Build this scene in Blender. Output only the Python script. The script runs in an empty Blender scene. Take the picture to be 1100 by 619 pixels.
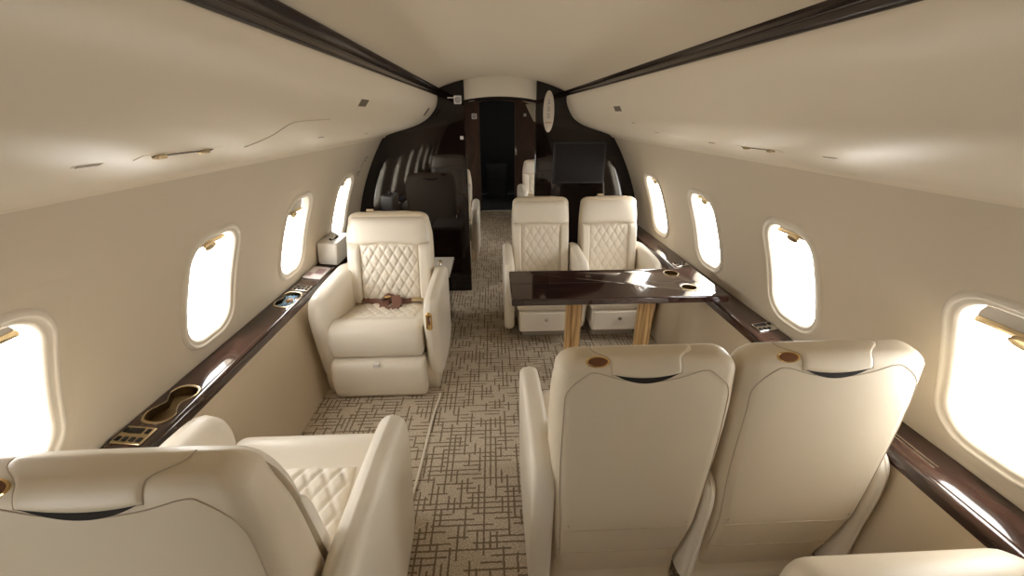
import bpy, bmesh, math, random
import numpy as np
from mathutils import Vector, Matrix
from mathutils.bvhtree import BVHTree
random.seed(7)
C = bpy.context.scene.collection
PI = math.pi

# ------------------------------------------------------------------ materials
def new_mat(name):
    m = bpy.data.materials.new(name); m.use_nodes = True
    nt = m.node_tree; b = nt.nodes['Principled BSDF']
    return m, nt, b
def N(nt, t, **kw):
    n = nt.nodes.new(t)
    for k, v in kw.items(): setattr(n, k, v)
    return n
def mth(nt, op, a, b=None, c=None):
    n = nt.nodes.new('ShaderNodeMath'); n.operation = op
    for i, v in enumerate((a, b, c)):
        if v is None: continue
        if isinstance(v, (int, float)): n.inputs[i].default_value = v
        else: nt.links.new(v, n.inputs[i])
    return n.outputs[0]
def simple(name, col, rough=.5, metal=0., coat=0., bump=0., bscale=200., var=0.):
    m, nt, b = new_mat(name)
    b.inputs['Base Color'].default_value = (*col, 1); b.inputs['Roughness'].default_value = rough
    b.inputs['Metallic'].default_value = metal; b.inputs['Coat Weight'].default_value = coat
    b.inputs['Coat Roughness'].default_value = .03
    tc = N(nt, 'ShaderNodeTexCoord')
    if bump:
        nz = N(nt, 'ShaderNodeTexNoise'); nz.inputs['Scale'].default_value = bscale; nz.inputs['Detail'].default_value = 3
        nt.links.new(tc.outputs['Object'], nz.inputs['Vector'])
        bp = N(nt, 'ShaderNodeBump'); bp.inputs['Strength'].default_value = bump; bp.inputs['Distance'].default_value = .002
        nt.links.new(nz.outputs['Fac'], bp.inputs['Height']); nt.links.new(bp.outputs['Normal'], b.inputs['Normal'])
    if var:
        nz = N(nt, 'ShaderNodeTexNoise'); nz.inputs['Scale'].default_value = 6.; nz.inputs['Detail'].default_value = 4
        nt.links.new(tc.outputs['Object'], nz.inputs['Vector'])
        mx = N(nt, 'ShaderNodeMix', data_type='RGBA')
        mx.inputs[6].default_value = (*[c*(1-var) for c in col], 1); mx.inputs[7].default_value = (*[min(1, c*(1+var)) for c in col], 1)
        nt.links.new(nz.outputs['Fac'], mx.inputs[0]); nt.links.new(mx.outputs[2], b.inputs['Base Color'])
    return m
def wood(name, c1, c2, rough, coat, scale=(6, 1.2, 6), wave=3.):
    m, nt, b = new_mat(name)
    tc = N(nt, 'ShaderNodeTexCoord'); mp = N(nt, 'ShaderNodeMapping'); mp.inputs['Scale'].default_value = scale
    nt.links.new(tc.outputs['Object'], mp.inputs['Vector'])
    nz = N(nt, 'ShaderNodeTexNoise'); nz.inputs['Scale'].default_value = wave; nz.inputs['Detail'].default_value = 6; nz.inputs['Distortion'].default_value = 1.2
    nt.links.new(mp.outputs[0], nz.inputs['Vector'])
    cr = N(nt, 'ShaderNodeValToRGB'); cr.color_ramp.elements[0].position = .35; cr.color_ramp.elements[1].position = .7
    cr.color_ramp.elements[0].color = (*c1, 1); cr.color_ramp.elements[1].color = (*c2, 1)
    nt.links.new(nz.outputs['Fac'], cr.inputs[0]); nt.links.new(cr.outputs[0], b.inputs['Base Color'])
    b.inputs['Roughness'].default_value = rough; b.inputs['Coat Weight'].default_value = coat; b.inputs['Coat Roughness'].default_value = .03
    return m
M = {}
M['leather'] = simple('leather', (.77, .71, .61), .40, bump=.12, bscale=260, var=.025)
M['leather_shaded'] = simple('leather_shaded', (.69, .605, .47), .45, bump=.12, bscale=260, var=.03)  # same leather, with the shade on the seat backs put into its colour
M['stitch'] = simple('stitch', (.46, .38, .28), .7)
M['wall'] = simple('wall_vinyl', (.60, .52, .40), .55, bump=.06, bscale=300, var=.02)
M['frame'] = simple('window_plastic', (.68, .61, .50), .4)
M['ceil'] = simple('ceiling_vinyl', (.66, .575, .445), .5, bump=.05, bscale=300)
M['bin'] = simple('bin_vinyl', (.72, .635, .50), .38, bump=.04, bscale=300, var=.015)
M['side'] = simple('side_fabric', (.58, .485, .35), .7, bump=.1, bscale=400)
M['wood'] = wood('dark_lacquered_wood', (.018, .009, .007), (.070, .034, .024), .10, .6)
M['trimwood'] = wood('trim_wood', (.012, .007, .005), (.034, .018, .012), .22, .2)
M['bulk'] = wood('bulkhead_wood', (.005, .0028, .0024), (.013, .0065, .005), .035, 0., (3, 3, .8), 2.5)
M['table'] = wood('table_wood', (.018, .008, .007), (.050, .020, .015), .10, .7, (1.2, 6, 6), 2.5)
M['zebra'] = wood('zebra_wood', (.20, .095, .03), (.70, .47, .22), .35, .3, (34, 34, .7), 2.2)
M['brass'] = simple('brass', (.62, .49, .30), .28, 1.)
M['gold'] = simple('polished_gold', (.78, .56, .26), .18, 1.)
M['chrome'] = simple('chrome', (.75, .73, .70), .12, 1.)
M['bronze'] = simple('dark_bronze', (.20, .14, .07), .35, 1.)
M['black'] = simple('black_plastic', (.008, .007, .007), .35)
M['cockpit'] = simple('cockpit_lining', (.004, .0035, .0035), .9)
M['dark'] = simple('dark_recess', (.014, .010, .007), .9)
M['brown'] = simple('brown_strap', (.17, .075, .05), .6, bump=.3, bscale=500)
M['screen'] = simple('screen_glass', (.010, .008, .008), .35)
M['screen'].node_tree.nodes['Principled BSDF'].inputs['Specular IOR Level'].default_value = .2
M['shade'] = simple('window_shade', (.42, .38, .33), .6)
M['white'] = simple('white_plastic', (.78, .76, .72), .4)
M['cream'] = simple('cream_plastic', (.72, .66, .55), .4)
M['paper'] = simple('paper', (.72, .66, .64), .25)
M['stone'] = simple('stone_top', (.60, .56, .50), .15, coat=.3)
M['blue'] = simple('blue_wrapper', (.16, .30, .46), .3, bump=.4, bscale=60)
M['tan'] = simple('tan_wrapper', (.42, .25, .10), .5)
M['seamline'] = simple('bin_seam', (.50, .43, .33), .6)  # muted beige for the door seam line on the bin
M['ink'] = simple('grey_ink', (.20, .18, .15), .6)
M['rust'] = simple('rust_ink', (.40, .18, .08), .6)
M['tissue'] = simple('tissue_paper', (.82, .80, .77), .9)
M['grille'] = simple('brown_grille', (.11, .08, .05), .6)
M['faint'] = simple('faint_ink', (.36, .32, .27), .7)
# glass: clear pane with a faint mirror
m, nt, b = new_mat('glass'); nt.nodes.remove(b)
tr = N(nt, 'ShaderNodeBsdfTransparent'); gl = N(nt, 'ShaderNodeBsdfGlossy'); gl.inputs['Roughness'].default_value = .02
mx = N(nt, 'ShaderNodeMixShader'); mx.inputs[0].default_value = .05
nt.links.new(tr.outputs[0], mx.inputs[1]); nt.links.new(gl.outputs[0], mx.inputs[2])
nt.links.new(mx.outputs[0], nt.nodes['Material Output'].inputs[0]); M['glass'] = m
# lit reading lights
m, nt, b = new_mat('lamp_glow'); b.inputs['Emission Color'].default_value = (1, .86, .68, 1); b.inputs['Emission Strength'].default_value = 6.
b.inputs['Base Color'].default_value = (.8, .75, .65, 1); M['glow'] = m
# carpet: light ground with a loose lattice of short dark dashes
m, nt, b = new_mat('carpet')
tc = N(nt, 'ShaderNodeTexCoord'); sx = N(nt, 'ShaderNodeSeparateXYZ')
wn_ = N(nt, 'ShaderNodeTexNoise'); wn_.inputs['Scale'].default_value = 60.
nt.links.new(tc.outputs['Object'], wn_.inputs['Vector'])
wob = mth(nt, 'MULTIPLY', mth(nt, 'SUBTRACT', wn_.outputs['Fac'], .5), .007)
nt.links.new(tc.outputs['Object'], sx.inputs[0])
ux = mth(nt, 'ADD', sx.outputs[0], wob); uy = mth(nt, 'ADD', sx.outputs[1], wob)
def dashes(u, v, s, t, L, thr, seed):
    q = mth(nt, 'DIVIDE', u, s); col = mth(nt, 'FLOOR', q); fu = mth(nt, 'SUBTRACT', q, col)
    line = mth(nt, 'LESS_THAN', fu, t)
    r1 = N(nt, 'ShaderNodeTexWhiteNoise', noise_dimensions='1D'); nt.links.new(mth(nt, 'ADD', col, seed), r1.inputs['W'])
    seg = mth(nt, 'FLOOR', mth(nt, 'ADD', mth(nt, 'DIVIDE', v, L), mth(nt, 'MULTIPLY', r1.outputs[0], 7.)))
    r2 = N(nt, 'ShaderNodeTexWhiteNoise', noise_dimensions='2D'); cb = N(nt, 'ShaderNodeCombineXYZ')
    nt.links.new(mth(nt, 'ADD', col, seed), cb.inputs[0]); nt.links.new(seg, cb.inputs[1]); nt.links.new(cb.outputs[0], r2.inputs['Vector'])
    return mth(nt, 'MULTIPLY', line, mth(nt, 'GREATER_THAN', r2.outputs[0], thr))
d = mth(nt, 'MAXIMUM', dashes(ux, uy, .026, .30, .075, .48, 3.3), dashes(uy, ux, .026, .28, .085, .45, 71.7))
nf = N(nt, 'ShaderNodeTexNoise'); nf.inputs['Scale'].default_value = 170.; nf.inputs['Detail'].default_value = 2
nt.links.new(tc.outputs['Object'], nf.inputs['Vector'])
g = N(nt, 'ShaderNodeMix', data_type='RGBA'); g.inputs[6].default_value = (.36, .30, .225, 1); g.inputs[7].default_value = (.69, .60, .475, 1)
cr = N(nt, 'ShaderNodeMapRange'); cr.inputs[1].default_value = .32; cr.inputs[2].default_value = .68; nt.links.new(nf.outputs['Fac'], cr.inputs[0])
nt.links.new(cr.outputs[0], g.inputs[0])
h = N(nt, 'ShaderNodeMix', data_type='RGBA'); h.inputs[7].default_value = (.15, .105, .065, 1)
nt.links.new(g.outputs[2], h.inputs[6]); nt.links.new(mth(nt, 'MULTIPLY', d, .85), h.inputs[0]); nt.links.new(h.outputs[2], b.inputs['Base Color'])
b.inputs['Roughness'].default_value = .95; b.inputs['Specular IOR Level'].default_value = .1
bp = N(nt, 'ShaderNodeBump'); bp.inputs['Strength'].default_value = .5; bp.inputs['Distance'].default_value = .004
nt.links.new(nf.outputs['Fac'], bp.inputs['Height']); nt.links.new(bp.outputs[0], b.inputs['Normal']); M['carpet'] = m

# ------------------------------------------------------------------ helpers
def obj(name, verts, faces, m, parent=None, smooth=True, angle=40, bevel=0., subsurf=0, bseg=3):
    me = bpy.data.meshes.new(name); me.from_pydata([tuple(v) for v in verts], [], faces)
    bm = bmesh.new(); bm.from_mesh(me); bmesh.ops.recalc_face_normals(bm, faces=bm.faces); bm.to_mesh(me); bm.free()
    if smooth:
        me.shade_smooth(); me.set_sharp_from_angle(angle=math.radians(angle))
    o = bpy.data.objects.new(name, me); C.objects.link(o); me.materials.append(M[m] if isinstance(m, str) else m)
    if parent is not None: o.parent = parent
    if bevel:
        bv = o.modifiers.new('bevel', 'BEVEL'); bv.width = bevel; bv.segments = bseg; bv.limit_method = 'ANGLE'; bv.angle_limit = math.radians(40)
    if subsurf:
        s = o.modifiers.new('sub', 'SUBSURF'); s.levels = subsurf; s.render_levels = subsurf
    return o
def thing(name, label, cat, loc=(0, 0, 0), rz=0., group=None):
    o = bpy.data.objects.new(name, None); C.objects.link(o); o.location = loc; o.rotation_euler = (0, 0, rz)
    o['label'] = label; o['category'] = cat
    if group: o['group'] = group
    o.empty_display_size = .1
    return o
def tag(o, label, cat, group=None):
    o['label'] = label; o['category'] = cat
    if group: o['group'] = group
    return o
def struct(o):
    o['kind'] = 'structure'; return o
def dup(root, loc, rz, label, group=None, skip=()):
    r = root.copy(); C.objects.link(r); r.location = loc; r.rotation_euler = (0, 0, rz); r['label'] = label
    if group: r['group'] = group
    elif 'group' in r: del r['group']
    for ch in list(root.children):
        if ch.name.split('.')[0] in skip: continue
        c = ch.copy(); C.objects.link(c); c.parent = r
        for gch in list(ch.children):
            if gch.name.split('.')[0] in skip: continue
            e = gch.copy(); C.objects.link(e); e.parent = c
    return r
class MB:
    def __init__(s): s.v, s.f = [], []
    def add(s, V, Fc):
        n = len(s.v); s.v += [tuple(p) for p in V]; s.f += [tuple(i+n for i in q) for q in Fc]; return s
    def box(s, c, d, R=None):
        V = [Vector((sx*d[0]/2, sy*d[1]/2, sz*d[2]/2)) for sx in (-1, 1) for sy in (-1, 1) for sz in (-1, 1)]
        if R is not None: V = [R @ p for p in V]
        V = [p+Vector(c) for p in V]
        return s.add(V, [(0, 1, 3, 2), (4, 6, 7, 5), (0, 4, 5, 1), (2, 3, 7, 6), (0, 2, 6, 4), (1, 5, 7, 3)])
    def cyl(s, c, r, h, n=24, axis=2, r2=None):
        r2 = r if r2 is None else r2; V = []
        for k, (rr, t) in enumerate(((r, -h/2), (r2, h/2))):
            for i in range(n):
                a = 2*PI*i/n; p = [rr*math.cos(a), rr*math.sin(a)]; p.insert(axis, t); V.append(Vector(p)+Vector(c))
        F = [(i, (i+1) % n, n+(i+1) % n, n+i) for i in range(n)]+[tuple(range(n))[::-1], tuple(range(n, 2*n))]
        return s.add(V, F)
    def tube(s, pts, r, n=8, closed=False):
        pts = [Vector(p) for p in pts]; m = len(pts); V = []; F = []
        prev = None
        for i, p in enumerate(pts):
            a = pts[(i-1) % m] if (closed or i > 0) else p; b_ = pts[(i+1) % m] if (closed or i < m-1) else p
            t = (b_-a).normalized()
            if prev is None:
                u = t.orthogonal().normalized()
            else:
                u = (prev-t*prev.dot(t)).normalized()
            prev = u; w = t.cross(u)
            for k in range(n):
                q = 2*PI*k/n; V.append(p+r*(math.cos(q)*u+math.sin(q)*w))
        for i in range(m if closed else m-1):
            for k in range(n):
                j = (i+1) % m; F.append((i*n+k, i*n+(k+1) % n, j*n+(k+1) % n, j*n+k))
        if not closed: F += [tuple(range(n))[::-1], tuple(range((m-1)*n, m*n))]
        return s.add(V, F)
    def loft(s, secs, caps=True):
        n = len(secs[0]); V = [p for sc in secs for p in sc]; F = []
        for i in range(len(secs)-1):
            for k in range(n): F.append((i*n+k, i*n+(k+1) % n, (i+1)*n+(k+1) % n, (i+1)*n+k))
        if caps: F += [tuple(range(n))[::-1], tuple(range((len(secs)-1)*n, len(secs)*n))]
        return s.add(V, F)
    def grid(s, fn, nu, nv):
        V = [fn(i/nu, j/nv) for j in range(nv+1) for i in range(nu+1)]
        F = [(j*(nu+1)+i, j*(nu+1)+i+1, (j+1)*(nu+1)+i+1, (j+1)*(nu+1)+i) for j in range(nv) for i in range(nu)]
        return s.add(V, F)
    def obj(s, name, m, parent=None, **kw): return obj(name, s.v, s.f, m, parent, **kw)
def smooth_poly(ctrl, n=6):
    """closed Catmull-Rom through 2-D control points"""
    out = []; m = len(ctrl)
    for i in range(m):
        p0, p1, p2, p3 = [np.array(ctrl[(i+k-1) % m], float) for k in range(4)]
        for j in range(n):
            t = j/n
            out.append(tuple(.5*((2*p1)+(-p0+p2)*t+(2*p0-5*p1+4*p2-p3)*t*t+(-p0+3*p1-3*p2+p3)*t**3)))
    return out
def open_curve(ctrl, n=8):
    c = [np.array(p, float) for p in ctrl]; c = [2*c[0]-c[1]]+c+[2*c[-1]-c[-2]]; out = []
    for i in range(1, len(c)-2):
        for j in range(n):
            t = j/n; p0, p1, p2, p3 = c[i-1:i+3]
            out.append(.5*((2*p1)+(-p0+p2)*t+(2*p0-5*p1+4*p2-p3)*t*t+(-p0+3*p1-3*p2+p3)*t**3))
    out.append(c[-2]); return [tuple(p) for p in out]
def inset(poly, d):
    m = len(poly); P = [np.array(p, float) for p in poly]; area = sum(P[i][0]*P[(i+1) % m][1]-P[(i+1) % m][0]*P[i][1] for i in range(m))
    sg = 1 if area > 0 else -1; out = []
    for i in range(m):
        t = P[(i+1) % m]-P[i-1]; t = t/ (np.linalg.norm(t)+1e-9); out.append(tuple(P[i]+sg*d*np.array((-t[1], t[0]))))
    return out
def slab(poly, x0, x1, r, k=5, bulge=0.):
    """closed (y,z) outline swept along x from x0 to x1 with rounded rims"""
    secs = []
    for i in range(k+1):
        a = PI/2*i/k; secs.append((x0+r*(1-math.sin(a)), r*(1-math.cos(a))))
    secs[0] = (x0, r); secs = [(x0+r*(1-math.sin(PI/2*i/k)), r*(1-math.cos(PI/2*i/k))) for i in range(k, -1, -1)][::-1] if False else [(x0+r*(1-math.cos(PI/2*i/k)), r*(1-math.sin(PI/2*i/k))) for i in range(k+1)]
    rest = [(x1-(x-x0), d) for x, d in secs[::-1]]
    mid = [((x0+x1)/2, -bulge)] if bulge else []
    out = []
    for x, d in secs+mid+rest:
        out.append([Vector((x, p[0], p[1])) for p in inset(poly, d)])
    return out
def rrect(hx, hy, r, n=5, cx=0., cy=0., ne=3):
    pts = []
    cs = [(hx-r, hy-r, 0), (-hx+r, hy-r, 1), (-hx+r, -hy+r, 2), (hx-r, -hy+r, 3)]
    for x, y, q in cs:
        for i in range(n+1):
            a = PI/2*(q+i/n); pts.append((cx+x+r*math.cos(a), cy+y+r*math.sin(a)))
    out = []
    for i, p in enumerate(pts):
        out.append(p); nx = pts[(i+1) % len(pts)]
        if (i+1) % (n+1) == 0:
            for j in range(1, ne+1): out.append((p[0]+(nx[0]-p[0])*j/(ne+1), p[1]+(nx[1]-p[1])*j/(ne+1)))
    return out
def pad(quad, nu, nv, thick, p=4., nrm=(0, -1, 0), base=0., extra=None):
    """upholstered pad: quad(u,v) -> point on the carrier, puffed along nrm, closed underneath"""
    n_ = Vector(nrm)
    def top(u, v):
        e = max(0., (1-abs(2*u-1)**p))**(1/p if p < 3 else .5)*max(0., (1-abs(2*v-1)**p))**(1/p if p < 3 else .5)
        q = Vector(quad(u, v)); hgt = base*(1 if e > 0 else 0)+thick*e
        if extra: hgt += extra(q, u, v)*e
        return q+n_*hgt
    mb = MB(); mb.grid(top, nu, nv); mb.grid(lambda u, v: Vector(quad(u, v))-n_*.004, nu, nv)
    S = (nu+1)*(nv+1); row = nu+1
    ed = [i for i in range(nu)]; F = []
    for i in range(nu):
        F.append((i, i+1, S+i+1, S+i)); a = nv*row+i; F.append((a, a+1, S+a+1, S+a))
    for j in range(nv):
        a = j*row; F.append((a, a+row, S+a+row, S+a)); a += nu; F.append((a, a+row, S+a+row, S+a))
    mb.f += F
    return mb
def quilt(dw, dh, amp):
    def f(q, x, y):
        u, v = x/dw+y/dh, x/dw-y/dh
        return amp*(min(1., abs(math.sin(PI*u))*1.5)*min(1., abs(math.sin(PI*v))*1.5))**.6
    return f

def cut(o, outlines, z0, z1, **kw):
    """cut vertical wells through o's mesh along closed (x,y) outlines"""
    for pts in outlines:
        c = MB().loft([[Vector((x, y, z)) for x, y in pts] for z in (z0, z1)]).obj('cutter', 'dark', o.parent, smooth=False)
        md = o.modifiers.new('well', 'BOOLEAN'); md.operation = 'DIFFERENCE'; md.object = c; md.solver = 'EXACT'
        dg = bpy.context.evaluated_depsgraph_get(); me = bpy.data.meshes.new_from_object(o.evaluated_get(dg))
        o.modifiers.remove(md); o.data = me; cm = c.data; bpy.data.objects.remove(c); bpy.data.meshes.remove(cm)

# ------------------------------------------------------------------ cabin section
Y0C, Y1C = -1.95, 7.25
BY = 3.63
zz = np.array([0, .3, .59, .84, 1.0, 1.2, 1.33, 1.41, 1.55, 1.66, 1.76]); xx = np.array([1.19, 1.25, 1.262, 1.228, 1.165, 1.075, 1.005, .955, .83, .69, .53])
ZF = np.linspace(0, 1.76, 400)
_pf = np.polyfit(zz, xx, 6); XF = np.polyval(_pf, ZF)
def wallx(z): return float(np.interp(z, ZF, XF))
ARC = np.concatenate([[0], np.cumsum(np.hypot(np.diff(ZF), np.diff(XF)))])
def arc_z(s): return float(np.interp(s, ARC, ZF))
def z_arc(z): return float(np.interp(z, ZF, ARC))
def wp(side, y, s, d=0.):
    """point on the side wall at station y, arc length s, offset d outboard"""
    z = arc_z(s); x = wallx(z); e = .01
    tx, tz = wallx(z+e)-wallx(z-e), 2*e; L = math.hypot(tx, tz); nx, nz = tz/L, -tx/L
    return Vector((side*(x+nx*d), y, z+nz*d))
WH, WV = .124, .212
SC = z_arc(.930)
def winshape(k=0., n=12):
    """rounded window outline offset outwards by k: (along y, along arc)"""
    return rrect(WH+k, WV+k, .085+k*.8, n, ne=7)
def side_wall(name, side, ys):
    mb = MB(); S1 = ARC[-1]
    cell_h, s_lo, s_hi = .20, SC-.29, SC+.29
    edges = sorted(set([Y0C, Y1C]+[y-cell_h for y in ys]+[y+cell_h for y in ys]))
    def strip(y0, y1, s0, s1, ns, ny=2):
        mb.grid(lambda u, v: wp(side, y0+(y1-y0)*u, s0+(s1-s0)*v), ny, ns)
    strip(Y0C, Y1C, 0, s_lo, 12, 8); strip(Y0C, Y1C, s_hi, S1, 16, 8)
    cur = Y0C
    for y in ys:
        if y-cell_h > cur: strip(cur, y-cell_h, s_lo, s_hi, 14)
        cur = y+cell_h
        inn = winshape(.012)
        m = len(inn); rings = []
        for t in (0, .08, .3, .65, .96, 1.):
            ring = []
            for (a, b_) in inn:
                # project to the cell rectangle along the ray from the centre, corners snapped
                k = min((cell_h+.006)/abs(a) if a else 1e9, .296/abs(b_) if b_ else 1e9)
                A, B = a*k, b_*k
                ring.append(wp(side, y+a+(A-a)*t, SC+b_+(B-b_)*t, .0004*(t == 1.)))
            rings.append(ring)
        # corners of the rectangle
        mb.loft(rings, caps=False)
        n0 = len(mb.v)
        last = list(range(n0-m, n0))
        for sa in (-1, 1):
            for sb in (-1, 1):
                best = None
                for i in range(m):
                    a, b_ = inn[i]; a2, b2 = inn[(i+1) % m]
                    r1 = abs(a)/cell_h > abs(b_)/.29; r2 = abs(a2)/cell_h > abs(b2)/.29
                    if r1 != r2 and a*sa > 0 and b_*sb > 0: best = i
                if best is not None:
                    mb.v.append(tuple(wp(side, y+sa*(cell_h+.006), SC+sb*.296, .0004))); mb.f.append((last[best], last[(best+1) % m], len(mb.v)-1))
    strip(cur, Y1C, s_lo, s_hi, 14)
    o = obj(name, mb.v, mb.f, 'wall', angle=60)
    return struct(o)
WY = [-1.545, -.775, -.005, .765, 1.555, 2.30, 3.065, 4.75, 5.6]
side_wall('wall_left', -1, WY); side_wall('wall_right', 1, WY)

def window(idx, side, yc, shade_drop, handle=True):
    e = bpy.data.objects.new('window_%d' % idx, None); C.objects.link(e); e['kind'] = 'structure'
    p = wp(side, yc, SC); e.location = p; e.empty_display_size = .1
    def W(a, b_, d): return wp(side, yc+a, SC+b_, d)-p
    # moulded frame: raised lip on the cabin side then a reveal going outboard
    prof = [(.046, .0015), (.043, -.007), (.036, -.012), (.029, -.009), (.025, -.004), (.018, -.005), (.010, -.0015), (.007, .004), (.005, .02), (.002, .048)]
    mb = MB(); mb.loft([[W(a, b_, d) for a, b_ in winshape(k)] for k, d in prof], caps=False)
    mb.obj('window_frame', 'frame', e, angle=60)
    pn = MB(); pn.loft([[W(a*k, b_*k, .044) for a, b_ in winshape(.006)] for k in (.02, .35, .7, 1.)]+[[W(a*k, b_*k, .047) for a, b_ in winshape(.006)] for k in (1., .7, .35, .02)])
    pn.obj('pane', 'glass', e, smooth=False)
    # blind drawn part way down inside the reveal, brass bar and finger pull on its lower hem
    top = WV-.004; bot = top-shade_drop
    def clipx(b_):
        r = .083; cy = WV-r
        return WH-.006 if b_ < cy else WH-.006-r+math.sqrt(max(0, r*r-(b_-cy)**2))
    sh = MB()
    sh.grid(lambda u, v: W((2*u-1)*clipx(bot+(top-bot)*v), bot+(top-bot)*v, .034), 12, 8)
    sh.grid(lambda u, v: W((2*u-1)*clipx(bot+(top-bot)*v), bot+(top-bot)*v, .038), 12, 8)
    s_ = sh.obj('shade', 'shade', e)
    rl = MB(); w_ = clipx(bot)-.002
    rl.loft([[W(x, bot+q, .029+g_) for q, g_ in ((-.009, .002), (-.004, -.004), (.004, -.004), (.009, .002), (.009, .008), (-.009, .008))] for x in np.linspace(-w_, w_, 9)])
    rl.obj('shade_rail', 'brass', s_, bevel=.001)
    pl = MB()
    pts = [(.034*math.cos(t), -.008+.016*math.sin(t)) for t in np.linspace(0, 2*PI, 24, endpoint=False)]
    pl.loft([[W(a*k, bot+b_*k, dd) for a, b_ in pts] for k, dd in ((.7, .012), (1., .016), (1., .024), (.8, .028))])
    pl.obj('shade_pull', 'brass', s_)
    # portal light guiding the daylight that comes through this window
    L = bpy.data.lights.new('daylight_portal', 'AREA'); L.shape = 'RECTANGLE'; L.size = 2*WH; L.size_y = 2*WV
    L.cycles.is_portal = True
    lo = bpy.data.objects.new('daylight_portal', L); C.objects.link(lo)
    q0, qn = wp(side, yc, SC, .055), (wp(side, yc, SC, 0)-wp(side, yc, SC, .1)).normalized()
    lo.location = q0; zax = -qn; xax = Vector((0, 1, 0)); yax = zax.cross(xax)
    lo.rotation_euler = Matrix((xax, yax, zax)).transposed().to_euler()
    return e
drops = {(-1, .765): .05, (-1, 1.555): .035, (-1, 2.30): .085, (-1, 3.065): .03, (1, .765): .07, (1, 1.555): .035, (1, 2.30): .03, (1, 3.065): .03}
i = 0
for side in (-1, 1):
    for y in WY:
        i += 1; window(i, side, y, drops.get((side, y), .10 if abs(y) < .1 else (.24 if y < 0 else .03)))  # unseen aft blinds drawn further to cut daylight on the near seat backs

# floor, ceiling, ends
fl = MB().box((0, (Y0C+Y1C)/2+.4, -.02), (2.44, Y1C-Y0C+.8, .04)); struct(fl.obj('floor', 'carpet', smooth=False))
def ceil_z(x): return 1.852-.40*x*x
cl = MB(); cl.grid(lambda u, v: Vector(((2*u-1)*.545, Y0C+(Y1C-Y0C)*v, ceil_z((2*u-1)*.545))), 30, 4)
cl.grid(lambda u, v: Vector(((2*u-1)*.545, Y0C+(Y1C-Y0C)*v, ceil_z((2*u-1)*.545)+.03)), 30, 4)
struct(cl.obj('ceiling', 'ceil', angle=60))
def section_poly(x0, x1, n=24, bins=False):
    """closed outline (x,z) of the cabin cross-section between x0 and x1"""
    top = [(x, min(ceil_z(x), 9) if abs(x) <= .53 else float(np.interp(abs(x), XF[::-1][:300], ZF[::-1][:300]))) for x in np.linspace(x0, x1, n)]
    return top
def full_section(inner=.0):
    right = [(wallx(z), z) for z in np.linspace(0, 1.755, 60)]
    ce = [(x, ceil_z(x)+.02) for x in np.linspace(.52, -.52, 30)]
    return right+ce+[(-x, z) for x, z in right[::-1]]
fs = full_section()
struct(MB().loft([[Vector((x, y, z)) for x, z in fs] for y in (Y0C-.04, Y0C)]).obj('wall_back', 'bulk', smooth=False))  # out-of-view aft wall made dark so less light reaches the seat backs

# lower side panels
for side, nm in ((-1, 'left'), (1, 'right')):
    mb = MB(); poly = [(1.142, .60), (1.10 if side < 0 else 1.134, 0.), (1.16, 0.), (1.172, .60)]
    mb.loft([[Vector((side*x, y, z)) for x, z in poly] for y in (Y0C, BY-.001)])
    struct(mb.obj('wall_lower_'+nm, 'side', smooth=False))

# ------------------------------------------------------------------ dark ceiling trims
for k, side in enumerate((-1, 1)):
    mb = MB(); prof = [(.498, 1.758), (.503, 1.743), (.512, 1.730), (.520, 1.724), (.517, 1.718), (.517, 1.706), (.522, 1.701), (.545, 1.701), (.545, 1.758)]
    mb.loft([[Vector((side*x+.025, y, z)) for x, z in prof] for y in (Y0C, 0, 2, BY-.001)])
    struct(mb.obj('trim_%d' % (k+1), 'trimwood', bevel=.003, angle=30))

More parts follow.
